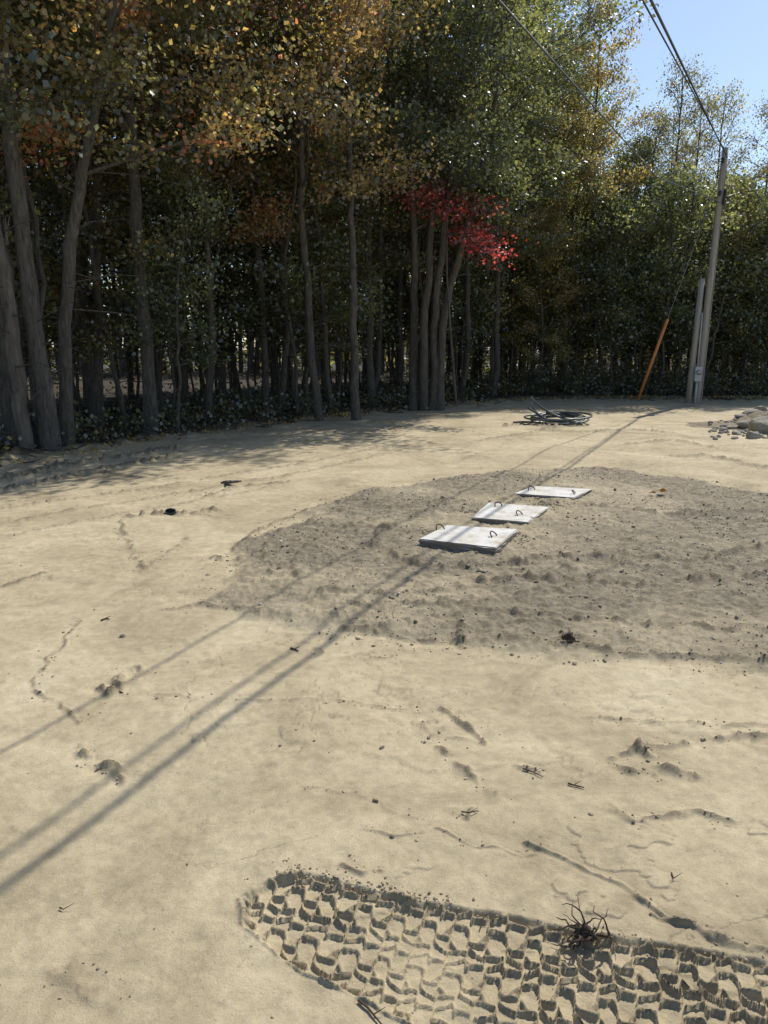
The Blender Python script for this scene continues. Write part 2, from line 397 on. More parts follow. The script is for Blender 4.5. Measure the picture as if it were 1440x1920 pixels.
def gen_tree(name,seed,H=13,r0=.17,cb=4.5,cr=3.2,pal='green',nl=24,ns=6,nleaf=15000,lsz=.08,path=None,bias=(0,0),con=False,dead=10,sig=.22,stems=None,bark=None):
    rng=np.random.default_rng(seed);acc=Acc()
    if path is None:
        n=12;z=np.linspace(-.3,H,n);wx=np.cumsum(rng.normal(0,.08,n));wy=np.cumsum(rng.normal(0,.08,n))
        path=np.stack([wx-wx[0],wy-wy[0],z],-1)
    paths=[np.asarray(path,float)] if stems is None else [np.asarray(p,float) for p in stems]
    P0=[];P1=[]
    for pi,pth in enumerate(paths):
        t=np.linspace(0,1,len(pth));tt=np.linspace(0,1,22)
        pth=np.stack([np.interp(tt,t,pth[:,k]) for k in range(3)],-1)
        pth[1:-1]=(pth[:-2]+2*pth[1:-1]+pth[2:])/4
        pth[2:,:2]+=rng.normal(0,.018,(20,2))
        Hh=pth[-1,2];zz=pth[:,2]
        rad=r0*np.clip(1-zz/Hh,0,1)**.75*.92+.012
        rad=rad*(1+.30*np.exp(-np.clip(zz,0,9)/.2))
        v,f=tube(pth,rad,10,jit=.05,rng=rng);acc.add(v,f,0)
        for q in range(dead):
            z0=rng.uniform(.8,max(cb,1.2)+1.5);b=np.array([np.interp(z0,zz,pth[:,k]) for k in range(3)])
            a=rng.uniform(0,6.28);L=rng.uniform(.4,1.6);d=np.array([math.cos(a),math.sin(a),rng.uniform(-.25,.35)])
            pp=[b,b+d*L*.5+rng.normal(0,.04,3),b+d*L+rng.normal(0,.1,3)+[0,0,-.1*L]]
            v,f=tube(pp,[.012,.008,.003],4);acc.add(v,f,0)
        nll=nl//len(paths)
        for q in range(nll):
            t=(q+rng.random())/nll
            z0=cb+(Hh*.98-cb)*t
            b=np.array([np.interp(z0,zz,pth[:,k]) for k in range(3)])
            a=q*2.4+rng.uniform(-.5,.5)
            if con: L=cr*(1-t)*rng.uniform(.75,1.1)+.25;el=rng.uniform(-.25,.05)
            else: L=cr*(math.sin(math.pi*(.2+.72*t))**.8)*rng.uniform(.5,1.2)+.2;el=rng.uniform(.15,.6)+t*.5
            d=np.array([math.cos(a)+bias[0],math.sin(a)+bias[1],0]);d/=max(np.linalg.norm(d),.3)
            if bias!=(0,0): L*=1+.5*(d[0]*bias[0]+d[1]*bias[1])
            d=d*math.cos(el)+np.array([0,0,math.sin(el)])
            k=6;u=np.linspace(0,1,k)
            lp=b+np.outer(u*L,d)+np.cumsum(rng.normal(0,.05*L/3,(k,3)),0)*(u[:,None]>0)
            lp[:,2]-= (u**2)*L*(.12 if not con else .15)
            rr=np.interp(z0,zz,rad)*.38
            v,f=tube(lp,rr*(1-u*.9)+.004,5);acc.add(v,f,0)
            for w in range(ns):
                u0=rng.uniform(.25,1);sb=np.array([np.interp(u0,u,lp[:,kk]) for kk in range(3)])
                dd=d*.7+rng.normal(0,.6,3)*np.array([1,1,.45]);dd/=np.linalg.norm(dd)
                SL=L*.38*rng.uniform(.5,1.2)+.15
                e=sb+dd*SL
                v,f=tube([sb,(sb+e)/2+rng.normal(0,.03,3),e],[.010,.007,.003],3);acc.add(v,f,0)
                P0.append(sb);P1.append(e+dd*.1)
    P0=np.array(P0);P1=np.array(P1)
    if nleaf: leaves(acc,P0,P1,nleaf,lsz,pal,rng,sig)
    return acc.mesh(name,[bark or BARK,LEAF])
def place(nm,me,x,y,rot=0,s=(1,1,1),parent=None):
    o=add_obj(nm,me,(x,y,gz(x,y)-.03),parent);o.rotation_euler=(0,0,rot);o.scale=s;return o
def wp(px,py,Y):
    u=(px-720)/F;v=(960-py)/F;d=(u,cP+v*sP,-sP+v*cP);t=Y/d[1]
    return np.array([d[0]*t,Y,EYE+d[2]*t])
def hero(nm,pts,base,up=1.0,**k):
    bx,by=gp(*base)
    P=[wp(px,py,by) for px,py in pts]
    P=[p-np.array([bx,by,0]) for p in P]
    P=[np.array([0,0,-.3])]+P
    last=P[-1];prev=P[-2];d=(last-prev);d/=np.linalg.norm(d)
    H=k.get('H',13)
    if up and last[2]<H: P.append(last+d/max(d[2],.3)*(H-last[2])*np.array([.4,0,1]))
    me=gen_tree(nm,path=np.array(P),**k)
    return add_obj(nm,me,(bx,by,gz(bx,by)))
hero("maple_tree",[(78,700),(52,550),(35,380),(10,150),(0,0)],(98,852),seed=11,H=12.5,r0=.135,cb=4.2,cr=3.0,pal='olive',nleaf=19000,dead=8,lsz=.075)
hero("maple_tree",[(120,700),(130,520),(150,350),(190,180),(215,40)],(126,845),seed=12,H=11.5,r0=.10,cb=3.9,cr=3.0,pal='orange',nleaf=19000,dead=14,lsz=.075)
hero("oak_tree",[(272,650),(262,500),(245,300),(240,100)],(285,812),seed=13,H=12.5,r0=.13,cb=4.3,cr=3.2,pal='dull',nleaf=19000,dead=14)
hero("maple_tree",[(585,660),(573,520),(566,400),(565,260),(560,100)],(600,787),seed=14,H=11,r0=.09,cb=4.3,cr=3.4,pal='orange',nleaf=19000,bias=(-.2,-.5),dead=8)
hero("birch_tree",[(663,600),(660,450),(655,300)],(668,787),seed=15,H=11.5,r0=.09,cb=4.8,cr=2.4,pal='yellow',nleaf=10000,dead=8)
bx,by=gp(805,768)
st=[]
for off,tops in [((-30),[(776,600),(778,480),(770,300),(765,100)]),((-10),[(795,600),(806,480),(815,330),(800,60)]),((8),[(814,600),(824,500),(838,380),(870,120)]),((20),[(826,620),(842,540),(866,460),(905,300),(940,120)])]:
    P=[wp(805+off,770,by)-[bx,by,0]];P[0][2]=-.2
    P+= [wp(px,py,by+RNG.uniform(-.2,.3))-[bx,by,0] for px,py in tops]
    P.append(P[-1]+np.array([RNG.normal(0,.3),0,2.0]));st.append(P)
add_obj("maple_clump_tree",gen_tree("maple_clump_tree",21,r0=.115,cb=4.3,cr=3.2,pal='green',nl=52,ns=6,nleaf=34000,stems=st,dead=3),(bx,by,gz(bx,by)))
def redspray():
    rng=np.random.default_rng(5);acc=Acc()
    Y=by-.6
    main=[wp(856,762,Y),wp(846,640,Y),wp(838,520,Y),wp(838,420,Y),wp(842,360,Y)]
    v,f=tube(main,[.03,.028,.024,.018,.008],7);acc.add(v,f,0)
    P0=[];P1=[]
    ends=[(735,352),(760,372),(790,360),(820,350),(800,395),(870,385),(905,400),(880,430),(910,455),(945,470),(940,492),(905,480),(860,365),(920,385),(845,400),(885,465),(955,485),(925,440)]
    for e in ends:
        s0=wp(838,440 if e[1]>400 else 400,Y);s1=wp(e[0],e[1],Y-rng.uniform(-.8,.9))
        m=(s0+s1)/2+[0,0,.12]
        v,f=tube([s0,m,s1],[.010,.007,.003],4);acc.add(v,f,0)
        P0.append(m);P1.append(s1)
    leaves(acc,np.array(P0),np.array(P1),1500,.078,'red',rng,.22)
    me=acc.mesh("red_maple_sapling",[BARK,LEAF])
    me.transform(Matrix.Translation((-main[0][0],-main[0][1],0)))
    add_obj("red_maple_sapling",me,(main[0][0],main[0][1],0))
redspray()
bx2,by2=gp(50,856)
P=np.array([np.array([0,0,-.2])]+[wp(px,py,by2)-[bx2,by2,0] for px,py in [(40,760),(25,640),(12,540),(0,455)]])
acc=Acc();rr=np.random.default_rng(3)
tt=np.linspace(0,4,18);P=np.stack([np.interp(tt,range(5),P[:,k]) for k in range(3)],-1);P[1:-1,:2]+=rr.normal(0,.015,(16,2))
v,f=tube(P,np.linspace(.115,.075,18),12,jit=.09,rng=rr);acc.add(v,f,0)
for q in range(7):
    b=P[-1]+rr.normal(0,.05,3)*[1,1,0]-[0,0,.1];v,f=tube([b,b+[rr.normal(0,.08),rr.normal(0,.06),rr.uniform(.15,.5)]],[.035,.003],4);acc.add(v,f,0)
for q in range(4):
    b=P[rr.integers(6,14)];v,f=tube([b,b+[rr.normal(0,.4),rr.normal(0,.3),rr.uniform(-.1,.3)]],[.02,.004],4);acc.add(v,f,0)
add_obj("dead_tree",acc.mesh("dead_tree",[BARKD]),(bx2,by2,gz(bx2,by2)))
protos={}
protos['g1']=gen_tree("maple_a",101,H=13,r0=.10,cb=4.2,cr=2.9,pal='green',nleaf=15500)
protos['g2']=gen_tree("maple_b",102,H=13,r0=.085,cb=4.6,cr=2.7,pal='olive',nleaf=14500)
protos['g3']=gen_tree("maple_c",103,H=13,r0=.12,cb=3.9,cr=3.0,pal='dull',nleaf=14500)
protos['y1']=gen_tree("maple_d",104,H=13,r0=.09,cb=3.4,cr=2.6,pal='yellow',nleaf=14500)
protos['o1']=gen_tree("maple_e",105,H=13,r0=.085,cb=4.0,cr=2.8,pal='orange',nleaf=14500)
protos['c1']=gen_tree("hemlock_a",106,H=13,r0=.11,cb=2.6,cr=2.3,pal='needle',nl=46,ns=5,nleaf=18000,lsz=.075,con=True,sig=.13,dead=16)
protos['low']=gen_tree("lowmaple",107,H=10,r0=.07,cb=1.0,cr=2.3,pal='green',nl=32,nleaf=16000,lsz=.08)
protos['low2']=gen_tree("lowmaple2",108,H=10,r0=.07,cb=1.2,cr=2.2,pal='yellow',nl=30,nleaf=14000,lsz=.08)
protos['airy']=gen_tree("airybirch",109,H=12,r0=.09,cb=3.5,cr=2.1,pal='olive',nl=34,ns=7,nleaf=4800,lsz=.075,dead=6)
protos['sap']=gen_tree("sap",110,H=6,r0=.035,cb=1.5,cr=1.5,pal='green',nl=18,ns=4,nleaf=3200,lsz=.08,dead=2)
protos['sap2']=gen_tree("sap2",111,H=5,r0=.03,cb=1.4,cr=1.4,pal='yellow',nl=14,ns=4,nleaf=2200,lsz=.08,dead=2)
protos['bare']=gen_tree("bare",112,H=11,r0=.06,cb=6.5,cr=1.4,pal='dull',nl=12,ns=4,nleaf=1800,dead=26)
protos['bare2']=gen_tree("bare2",113,H=10,r0=.04,cb=5.5,cr=1.2,pal='green',nl=12,ns=4,nleaf=1800,dead=22)
forest=bpy.data.objects.new("forest",None);scene.collection.objects.link(forest)
def NT(nm,key,px,Yd,H=None,w=1):
    base={'airy':12,'low':10,'low2':10,'sap':6,'sap2':5}.get(key,13)
    s=(H or base)/base
    return place(nm,protos[key],(px-720)/F*Yd,Yd,RNG.uniform(0,6.28),(s*w,s*w,s))
for nm,k,px,Yd,H,w in [("oak_tree",'g3',700,20,12,1),("maple_tree",'low2',1050,25.2,8.2,1),("maple_tree",'g1',920,23.5,12.3,1),("maple_tree",'g1',985,26,13.0,.9),("maple_tree",'y1',1068,26.0,12,.8),
    ("maple_tree",'low2',1000,24.4,5.5,1),("maple_tree",'g2',860,22.5,12,1),("maple_tree",'o1',500,18,12,1),("maple_tree",'o1',390,16.4,11.5,1),
    ("birch_tree",'airy',1225,28,10.9,.9),("birch_tree",'airy',1300,29,10.4,.9),("birch_tree",'airy',1385,28,9.8,.9),("birch_tree",'airy',1455,27,9.6,.9),("birch_tree",'airy',1260,25.8,9.2,.8),("birch_tree",'airy',1425,25.6,8.8,.8),
    ("maple_tree",'low',1225,26.5,6.8,1),("maple_tree",'low2',1330,26.3,6.8,1),("maple_tree",'low',1420,26.0,6.6,1),("maple_tree",'low',1150,27,8,1),("hemlock_tree",'c1',180,15.5,12,1),("hemlock_tree",'c1',420,19.5,12.5,1)]:
    NT(nm,k,px,Yd,H,w)
R2=np.random.default_rng(99)
for gy in range(0,5):
    for gx in np.arange(-26,32,2.9):
        x=gx+R2.uniform(-1.1,1.1);y=float(ytl(x))+2.4+gy*3.1+R2.uniform(-1.1,1.1)
        if abs(x)>y*.68+2.5: continue
        if R2.random()<.12: continue
        r=x/y
        if r>.255:
            key=R2.choice(['low','low','airy','airy','low2']) ;H=(1.6+.225*y)*R2.uniform(.8,1.05)
            if key=='airy': H=(1.6+.28*y)*R2.uniform(.9,1.03)
        elif r>.12: key=R2.choice(['g1','g2','low','y1','g3','low']);H=(12 if y<28 else 13.3)*R2.uniform(.9,1.03)
        else:
            key=R2.choice(['g1','g2','g3','c1','o1','g3','bare','low']);H=(11.8 if y<28 and x>-3 else 13.5)*R2.uniform(.87,1.05)
        base={'airy':12,'low':10,'low2':10,'bare':11}.get(key,13)
        s=H/base;w=.85 if r>.2 else 1
        o=place("forest_tree",protos[key],x,y,R2.uniform(0,6.28),(s*w,s*w,s),forest);o.rotation_euler[0]=R2.normal(0,.025);o.rotation_euler[1]=R2.normal(0,.025)
for q in range(340):
    x=R2.uniform(-16,20);y=float(ytl(x))+R2.uniform(.5,16)
    if abs(x)>y*.66+1: continue
    key=R2.choice(['bare','bare2','bare2','bare2','sap','sap','sap2']) if x/y<.15 else R2.choice(['sap','sap2','sap','bare2'])
    s=R2.uniform(.75,1.15)
    if x/y>.24 and key in('bare2',): continue
    o=place("forest_tree",protos[key],x,y,R2.uniform(0,6.28),(s,s,s),forest);o.rotation_euler[0]=R2.normal(0,.06);o.rotation_euler[1]=R2.normal(0,.06)
# undergrowth
acc=Acc();rng=np.random.default_rng(44)
P0=[];P1=[]
for q in range(2300):
    x=rng.uniform(-18,24) if q%3 else rng.uniform(4,20);dy=rng.exponential(3.0)+.35 if q<1800 else rng.uniform(5,18)
    y=float(ytl(x))+dy
    h=rng.uniform(.1,.6)*(2.4 if x>3 or q>=1800 else 1)
    P0.append([x,y,.05]);P1.append([x+rng.normal(0,.3),y+rng.normal(0,.3),h])
P0=np.array(P0);P1=np.array(P1)
for a,b in list(zip(P0,P1))[:1200]:
    v,f=tube([a,b],[.008,.003],3);acc.add(v,f,0)
leaves(acc,P0,P1,56000,.075,'dull',rng,.2)
add_obj("undergrowth",acc.mesh("undergrowth",[BARK,LEAF]))
acc=Acc()
for q in range(260):
    x=rng.uniform(-9,12);y=float(ytl(x))+rng.normal(.15,.35);z=gz(x,y)+.02
    a=rng.uniform(0,6.28);l=rng.uniform(.1,.7);d=np.array([math.cos(a),math.sin(a),rng.uniform(0,.35)])
    v,f=tube([np.array([x,y,z]),np.array([x,y,z])+d*l*.5+rng.normal(0,.03,3),np.array([x,y,z])+d*l],[.012,.009,.003],4);acc.add(v,f,0)
leaves(acc,np.array([[x_,float(ytl(x_)),.06] for x_ in np.linspace(-10,13,60)]),np.array([[x_+.3,float(ytl(x_+.3)),.06] for x_ in np.linspace(-10,13,60)]),2500,.06,'orange',rng,.3,.05)
add_obj("fallen_branches",acc.mesh("fallen_branches",[BARK,LEAF]))
acc=Acc();P0=[];P1=[]
for q in range(3000):
    a=rng.uniform(-.8,.8);D=rng.uniform(40,50);x=math.sin(a)*D;y=math.cos(a)*D+4
    z=rng.uniform(0,1)**.9*(14 if x/y<.22 else .215*y)
    P0.append([x,y,z]);P1.append([x+rng.normal(0,1),y+rng.normal(0,1),z+rng.normal(0,.6)])
leaves(acc,np.array(P0),np.array(P1),65000,.28,'olive',rng,.7)
for q in range(260):
    a=rng.uniform(-.8,.8);D=rng.uniform(38,50);x=math.sin(a)*D;y=math.cos(a)*D+4
    v,f=tube([[x,y,-.2],[x+rng.normal(0,.3),y,4],[x+rng.normal(0,.5),y,8.5]],[.14,.11,.03],6);acc.add(v,f,0)
add_obj("distant_forest",acc.mesh("distant_forest",[BARK,LEAF]))
# ---------------------------------------------------------------- concrete covers
def concmat():
    m,nt,out=newmat("concrete");L=nt.links
    g=N(nt,"ShaderNodeNewGeometry")
    n=N(nt,"ShaderNodeTexNoise",Scale=6,Detail=9,Roughness=.72);L.new(g.outputs['Position'],n.inputs['Vector'])
    n2=N(nt,"ShaderNodeTexNoise",Scale=120,Detail=3);L.new(g.outputs['Position'],n2.inputs['Vector'])
    r=ramp(nt,n.outputs[0],[(.36,(.42,.36,.27)),(.46,(.54,.515,.46)),(.6,(.64,.63,.60))])
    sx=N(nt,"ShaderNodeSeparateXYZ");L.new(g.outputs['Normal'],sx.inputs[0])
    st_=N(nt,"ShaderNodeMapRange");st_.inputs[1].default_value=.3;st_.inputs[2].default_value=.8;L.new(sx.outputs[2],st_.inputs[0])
    col=mixn(nt,st_.outputs[0],(.18,.15,.115,1),r.outputs[0])  # side faces coloured darker than the top: edge shade painted in
    p=N(nt,"ShaderNodeBsdfPrincipled",Roughness=.85);L.new(col,p.inputs['Base Color'])
    b=N(nt,"ShaderNodeBump",Strength=.4,Distance=.004);L.new(n2.outputs[0],b.inputs['Height']);L.new(b.outputs[0],p.inputs['Normal'])
    L.new(p.outputs[0],out.inputs[0]);return m
CONC=concmat()
RUST=simple("rusty_rebar",(.05,.03,.02),(.13,.07,.04),scale=60,rough=.8)
def cover(corners,handles,top,thick=.085,tilt=(0,0)):
    ctr=np.mean([gp(*c_) for c_ in corners],0)
    cz=float(np.mean([gz(*gp(*c_)) for c_ in corners]))
    bm=bmesh.new()
    tv=[];bv=[]
    for c_ in corners:
        x,y=gp(*c_,z=cz+top);x-=ctr[0];y-=ctr[1];tv.append(bm.verts.new((x,y,top+x*tilt[0]+y*tilt[1])))
    for v in tv: bv.append(bm.verts.new((v.co.x,v.co.y,v.co.z-thick)))
    bm.faces.new(tv);bm.faces.new(bv[::-1])
    for i_ in range(4): bm.faces.new([tv[i_],bv[i_],bv[(i_+1)%4],tv[(i_+1)%4]])
    bmesh.ops.recalc_face_normals(bm,faces=bm.faces)
    bmesh.ops.subdivide_edges(bm,edges=[e for e in bm.edges],cuts=7,use_grid_fill=True)
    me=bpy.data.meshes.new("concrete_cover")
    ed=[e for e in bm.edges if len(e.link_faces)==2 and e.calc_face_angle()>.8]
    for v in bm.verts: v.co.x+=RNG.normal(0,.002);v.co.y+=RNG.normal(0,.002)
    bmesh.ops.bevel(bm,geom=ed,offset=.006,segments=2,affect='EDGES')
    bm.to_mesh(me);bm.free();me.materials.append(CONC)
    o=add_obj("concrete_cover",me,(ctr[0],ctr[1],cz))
    for i_,(hx,hy,ang) in enumerate(handles):
        x,y=gp(hx,hy,z=cz+top);a=np.linspace(0,np.pi,10)
        ca,sa=math.cos(ang),math.sin(ang);x-=ctr[0];y-=ctr[1]
        lx,ly=-sa*.9,ca*.9
        P=[(-.038*ca,-.038*sa,-.02)]+[(-.038*math.cos(t)*ca+lx*.035*math.sin(t),-.038*math.cos(t)*sa+ly*.035*math.sin(t),.004+.034*math.sin(t)) for t in a]+[(.038*ca,.038*sa,-.02)]
        v,f=tube(P,.0055,6)
        add_obj("lifting_handle_%d"%(i_+1),mk_mesh("handle",v,[f],[RUST]),(x,y,top+x*tilt[0]+y*tilt[1]),o)
    return o
cover([(785,1010),(930,1027),(971,992),(838,984)],[(826,993,.5),(927,1006,.9)],.038)
cover([(884,972),(990,979),(1030,949),(915,943)],[(935,950,.4),(975,966,.8)],.034,tilt=(-.02,.0))
cover([(962,925),(1077,933),(1110,917),(1001,911)],[(997,919,.3),(1078,926,1.2)],.038)
q=np.concatenate([np.array(gp(*p_))+RNG.normal(0,s_,(n_,2)) for p_,s_,n_ in [((1025,962),.09,400),((885,975),.06,200),((940,988),.08,200),((800,1012),.05,100),((960,1025),.07,140)]])
stones("spilled_soil",q,np.clip(RNG.lognormal(-5.2,.4,len(q)),.003,.016),STONE,cfs,flat=.8)
# ---------------------------------------------------------------- pole & wires
BLK=simple("black_plastic",(.015,.016,.018),(.035,.036,.04),scale=10,rough=.45,bump=.1)
METAL=simple("galvanised_metal",(.30,.31,.32),(.45,.46,.47),scale=20,rough=.45,metal=.6,bump=.05)
GREY=simple("grey_meter_box",(.42,.42,.41),(.52,.52,.50),scale=8,rough=.5,bump=.05)
ORG=simple("orange_guard",(.60,.20,.04),(.72,.28,.07),scale=8,rough=.5,bump=.05)
def part(nm,path,r,mat,parent,sides=10,cap=True):
    v,f=tube(path,r,sides,cap=cap);return add_obj(nm,mk_mesh(nm,v,[f],[mat],smooth=True),(0,0,0),parent)
def box(nm,c_,s,mat,parent,bev=.01):
    bm=bmesh.new();bmesh.ops.create_cube(bm,size=1)
    for v in bm.verts: v.co=Vector((v.co.x*s[0]+c_[0],v.co.y*s[1]+c_[1],v.co.z*s[2]+c_[2]))
    bmesh.ops.bevel(bm,geom=list(bm.edges),offset=bev,segments=2,affect='EDGES')
    me=bpy.data.meshes.new(nm);bm.to_mesh(me);bm.free();me.materials.append(mat)
    return add_obj(nm,me,(0,0,0),parent)
px0,py0=gp(1307,753)
def pole(x,y,H,lean=.15):
    e=bpy.data.objects.new("utility_pole",None);scene.collection.objects.link(e);e.location=(x,y,gz(x,y))
    part("pole_shaft",[(lean*t/H,0,t) for t in np.linspace(-.4,H,10)],np.linspace(.125,.085,10),WOODP,e,14)
    part("bolt",[(lean-.16,0,H-.35),(lean+.16,0,H-.35)],.012,METAL,e,6)
    for i_,zz in enumerate((H-.35,H-1.2)):
        part("insulator_%d"%(i_+1),[(lean-.1,-.13,zz-.06),(lean-.1,-.13,zz+.06)],.04,BLK,e,8)
    part("crossarm_bracket",[(lean,0,H-1.35),(lean+.36,-.02,H-1.22)],.03,BLK,e,6)
    part("bracket_strut",[(lean,0,H-1.6),(lean+.28,-.02,H-1.25)],.014,BLK,e,6)
    part("cable_splice",[(lean+.02,-.14,H-1.5),(lean+.05,-.14,H-1.1)],.04,BLK,e,8)
    part("ground_wire",[(.05+lean*t/H,-.125+.04*t/H,t) for t in np.linspace(0,H-.5,8)],.006,BLK,e,5)
    return e
H=7.05
pole(px0,py0,H)
bxx,byy=gp(1290,753)
mp=bpy.data.objects.new("meter_post",None);scene.collection.objects.link(mp);mp.location=(bxx,byy,gz(bxx,byy))
part("post",[(0,0,-.3),(.05,0,1.8),(.09,0,3.55)],[.09,.085,.08],WOODP,mp,12)
box("meter_box",(.16,-.12,.85),(.2,.14,.42),GREY,mp)
part("meter_dial",[(.16,-.18,.9),(.16,-.24,.9)],.075,METAL,mp,14)
part("conduit_riser",[(.16,-.12,-.1),(.16,-.12,.64)],.03,GREY,mp,10)
part("upper_conduit",[(.14,-.12,1.06),(.14,-.12,2.6)],.02,GREY,mp,8)
def wire(nm,pts,r,mat=BLK,seg=40):
    P=[]
    for a,b in zip(pts[:-1],pts[1:]):
        a=np.array(a,float);b=np.array(b,float)
        for t in np.linspace(0,1,seg,endpoint=False): P.append(a*(1-t)+b*t)
    P.append(np.array(pts[-1],float))
    v,f=tube(P,r,6);return add_obj(nm,mk_mesh(nm,v,[f],[mat]))
tx,ty=px0+.05,py0-.15
p2=(-8.2,-14.0)
pole(p2[0],p2[1],6.0)
A=(tx+.1,ty,6.72);B=(2.59,8.08,4.88)
for dx,dz,r in ((0,0,.016),(-.13,.07,.011)):
    wire("service_wire",[(A[0],A[1],A[2]+dz),(B[0]+dx,B[1],B[2]+dz),(-2.6+dx,-3.0,3.9+dz),(p2[0]+.1,p2[1],5.6)],r)
wire("service_wire",[(tx,ty,5.55),(5.26,15.37,4.82),(.851,6.19,4.115),(-3.6,-3.2,3.8),(p2[0]+.1,p2[1],4.8)],.009)
gx_,gy_=gp(1200,752)
top=Vector((px0+.13,py0,6.5));g0=Vector((gx_,gy_+.3,gz(gx_,gy_+.3)-.1));dv=(top-g0)
ge=bpy.data.objects.new("guy_wire",None);scene.collection.objects.link(ge)
part("guard_tube",[g0+dv*.02,g0+dv*.38],.045,ORG,ge,10)
part("steel_cable",[g0,top],.006,METAL,ge,5)
part("anchor_rod",[g0-dv.normalized()*.3,g0+dv*.02],.015,METAL,ge,6)
# ---------------------------------------------------------------- conduit coil
cx,cy=gp(1045,795);cz=gz(cx,cy)
acc=Acc();rng=np.random.default_rng(8)
t=np.linspace(0,2*np.pi*7.3,300)
R=.50+.09*np.sin(t*.37)+.05*np.sin(t*1.13+1)
P=np.stack([R*np.cos(t)*1.05+.05*np.sin(t*.21),R*np.sin(t),.03+.10*(.5+.5*np.sin(t*.31))+.04*np.sin(t+.5)+.04],-1)
tail=np.array([P[-1]+[.15,-.05,-.02],P[-1]+[.5,-.02,-.03],P[-1]+[.75,.3,-.04]])
P=np.vstack([P,tail]);P[:,2]=np.maximum(P[:,2],.025)
v,f=tube(P,.020,7);acc.add(v,f,0)
for k,(a,b,c_) in enumerate([((-.25,.1,.05),(-.52,0,.26),(-.64,-.05,.50)),((-.2,-.1,.05),(-.45,-.1,.22),(-.66,-.15,.34)),((.3,.3,.05),(-.2,.35,.18),(-.55,.25,.54))]):
    tt=np.linspace(0,1,10)[:,None];pp=(1-tt)**2*np.array(a)+2*tt*(1-tt)*np.array(b)+tt**2*np.array(c_)
    v,f=tube(pp,.024,7);acc.add(v,f,0)
tt=np.linspace(0,1,14)[:,None];pp=(1-tt)**2*np.array([-.3,-.3,.04])+2*tt*(1-tt)*np.array([-.7,-.5,.1])+tt**2*np.array([-.95,-.1,.03])
v,f=tube(pp,.022,7);acc.add(v,f,0)
CO=simple("conduit_plastic",(.04,.055,.06),(.09,.11,.115),scale=6,rough=.35,bump=.05)
add_obj("conduit_coil",acc.mesh("conduit_coil",[CO]),(cx,cy,cz))
# ---------------------------------------------------------------- rock pile
bm=bmesh.new();rng=np.random.default_rng(17)
rocks=[(1430,808,.30),(1412,785,.22),(1436,782,.24),(1396,800,.15),(1410,820,.13),(1400,778,.16),(1470,805,.35),(1475,775,.3),(1388,788,.12),(1425,772,.18),(1500,790,.35),(1380,812,.08),(1356,806,.07)]
soil_rocks=[(rng.uniform(1330,1460),rng.uniform(785,822),rng.uniform(.02,.07)) for _ in range(90)]
def berm_h(X_,Y_,x_,y_): return .26*np.exp(-(X_/1.25)**2-(Y_/.95)**2)*(1+fbm(x_*1.5,y_*1.5,5,4)*1.1)+fbm(x_*7,y_*7,6,3)*.03-.03
bcx,bcy=gp(1470,800)
for (a,b,s_) in rocks+soil_rocks:
    x,y=gp(a,b+6);r_=bmesh.ops.create_icosphere(bm,subdivisions=3 if s_>.1 else 2,radius=1)
    off=rng.normal(0,50,3);sc=s_*rng.uniform(.75,1.2,3)*np.array([1.15,1,.75])
    bh=float(berm_h(np.array([x-bcx]),np.array([y-bcy]),np.array([x]),np.array([y]))[0])
    z0=gz(x,y)+s_*.25+max(bh,0)
    pl=[(rng.normal(0,1,3)) for _ in range(9)];pl=[p_/np.linalg.norm(p_) for p_ in pl]
    for vv in r_['verts']:
        c0=np.array(vv.co)
        for p_ in pl:
            dd_=c0@p_
            if dd_>.7: c0=c0-(dd_-.7)*p_*.9
        c0=c0*(1+.05*math.sin(c0[0]*5+off[0])*math.sin(c0[1]*6+off[1]))
        vv.co=Vector((c0[0]*sc[0]+x,c0[1]*sc[1]+y,c0[2]*sc[2]+z0))
me=bpy.data.meshes.new("rock_pile");bm.to_mesh(me);bm.free()
ROCK=simple("rock",(.20,.17,.13),(.42,.38,.31),scale=3,rough=.9,bump=.6,bscale=12,bdist=.03)
me.materials.append(ROCK);add_obj("rock_pile",me)
gxs=np.linspace(-2.4,2.6,90);gys=np.linspace(-2.2,2.2,80);GX,GY=np.meshgrid(gxs,gys)
hx=GX+bcx;hy=GY+bcy
Zb=ground_h(hx.ravel(),hy.ravel())+berm_h(GX,GY,hx,hy).ravel()
n1_=90;i=np.arange(79)[:,None]*n1_;j=np.arange(89)[None,:]
Fb=np.stack([i+j,i+j+1,i+n1_+j+1,i+n1_+j],-1).reshape(-1,4)
add_obj("soil_berm",mk_mesh("soil_berm",np.stack([hx.ravel(),hy.ravel(),Zb],-1),[Fb],[SOIL],None,np.tile([.9,0.05,.2],(len(Zb),1))))
# ---------------------------------------------------------------- small things
def ring(nm,px,py,R,h,mat,tilt=.2):
    x,y=gp(px,py);a=np.linspace(0,2*np.pi,25)
    prof=[(R,-.08),(R,h),(R*.86,h),(R*.86,-.08)]
    V=np.array([[r*math.cos(t),r*math.sin(t),z] for t in a[:-1] for r,z in prof]);n=24
    Fq=np.array([[i*4+k,((i+1)%n)*4+k,((i+1)%n)*4+k+1,i*4+k+1] for i in range(n) for k in range(3)])
    o=add_obj(nm,mk_mesh(nm,V,[Fq],[mat],smooth=False),(x,y,gz(x,y)+.012));o.rotation_euler=(tilt,.1,0)
ring("pipe_end",320,966,.052,.03,BLK,.3)
acc=Acc();rng=np.random.default_rng(2)
for q in range(5):
    p=np.array([rng.normal(0,.05),rng.normal(0,.03),.03]);d=np.array([rng.normal(0,.08)+.06,rng.normal(0,.03),rng.uniform(-.01,.02)])
    v,f=tube([p-d,p,p+d],[.012,.02,.01],6,cap=True);acc.add(v,f,0)
x,y=gp(425,912);add_obj("wood_scrap",acc.mesh("wood_scrap",[BARKD]),(x,y,gz(x,y)))
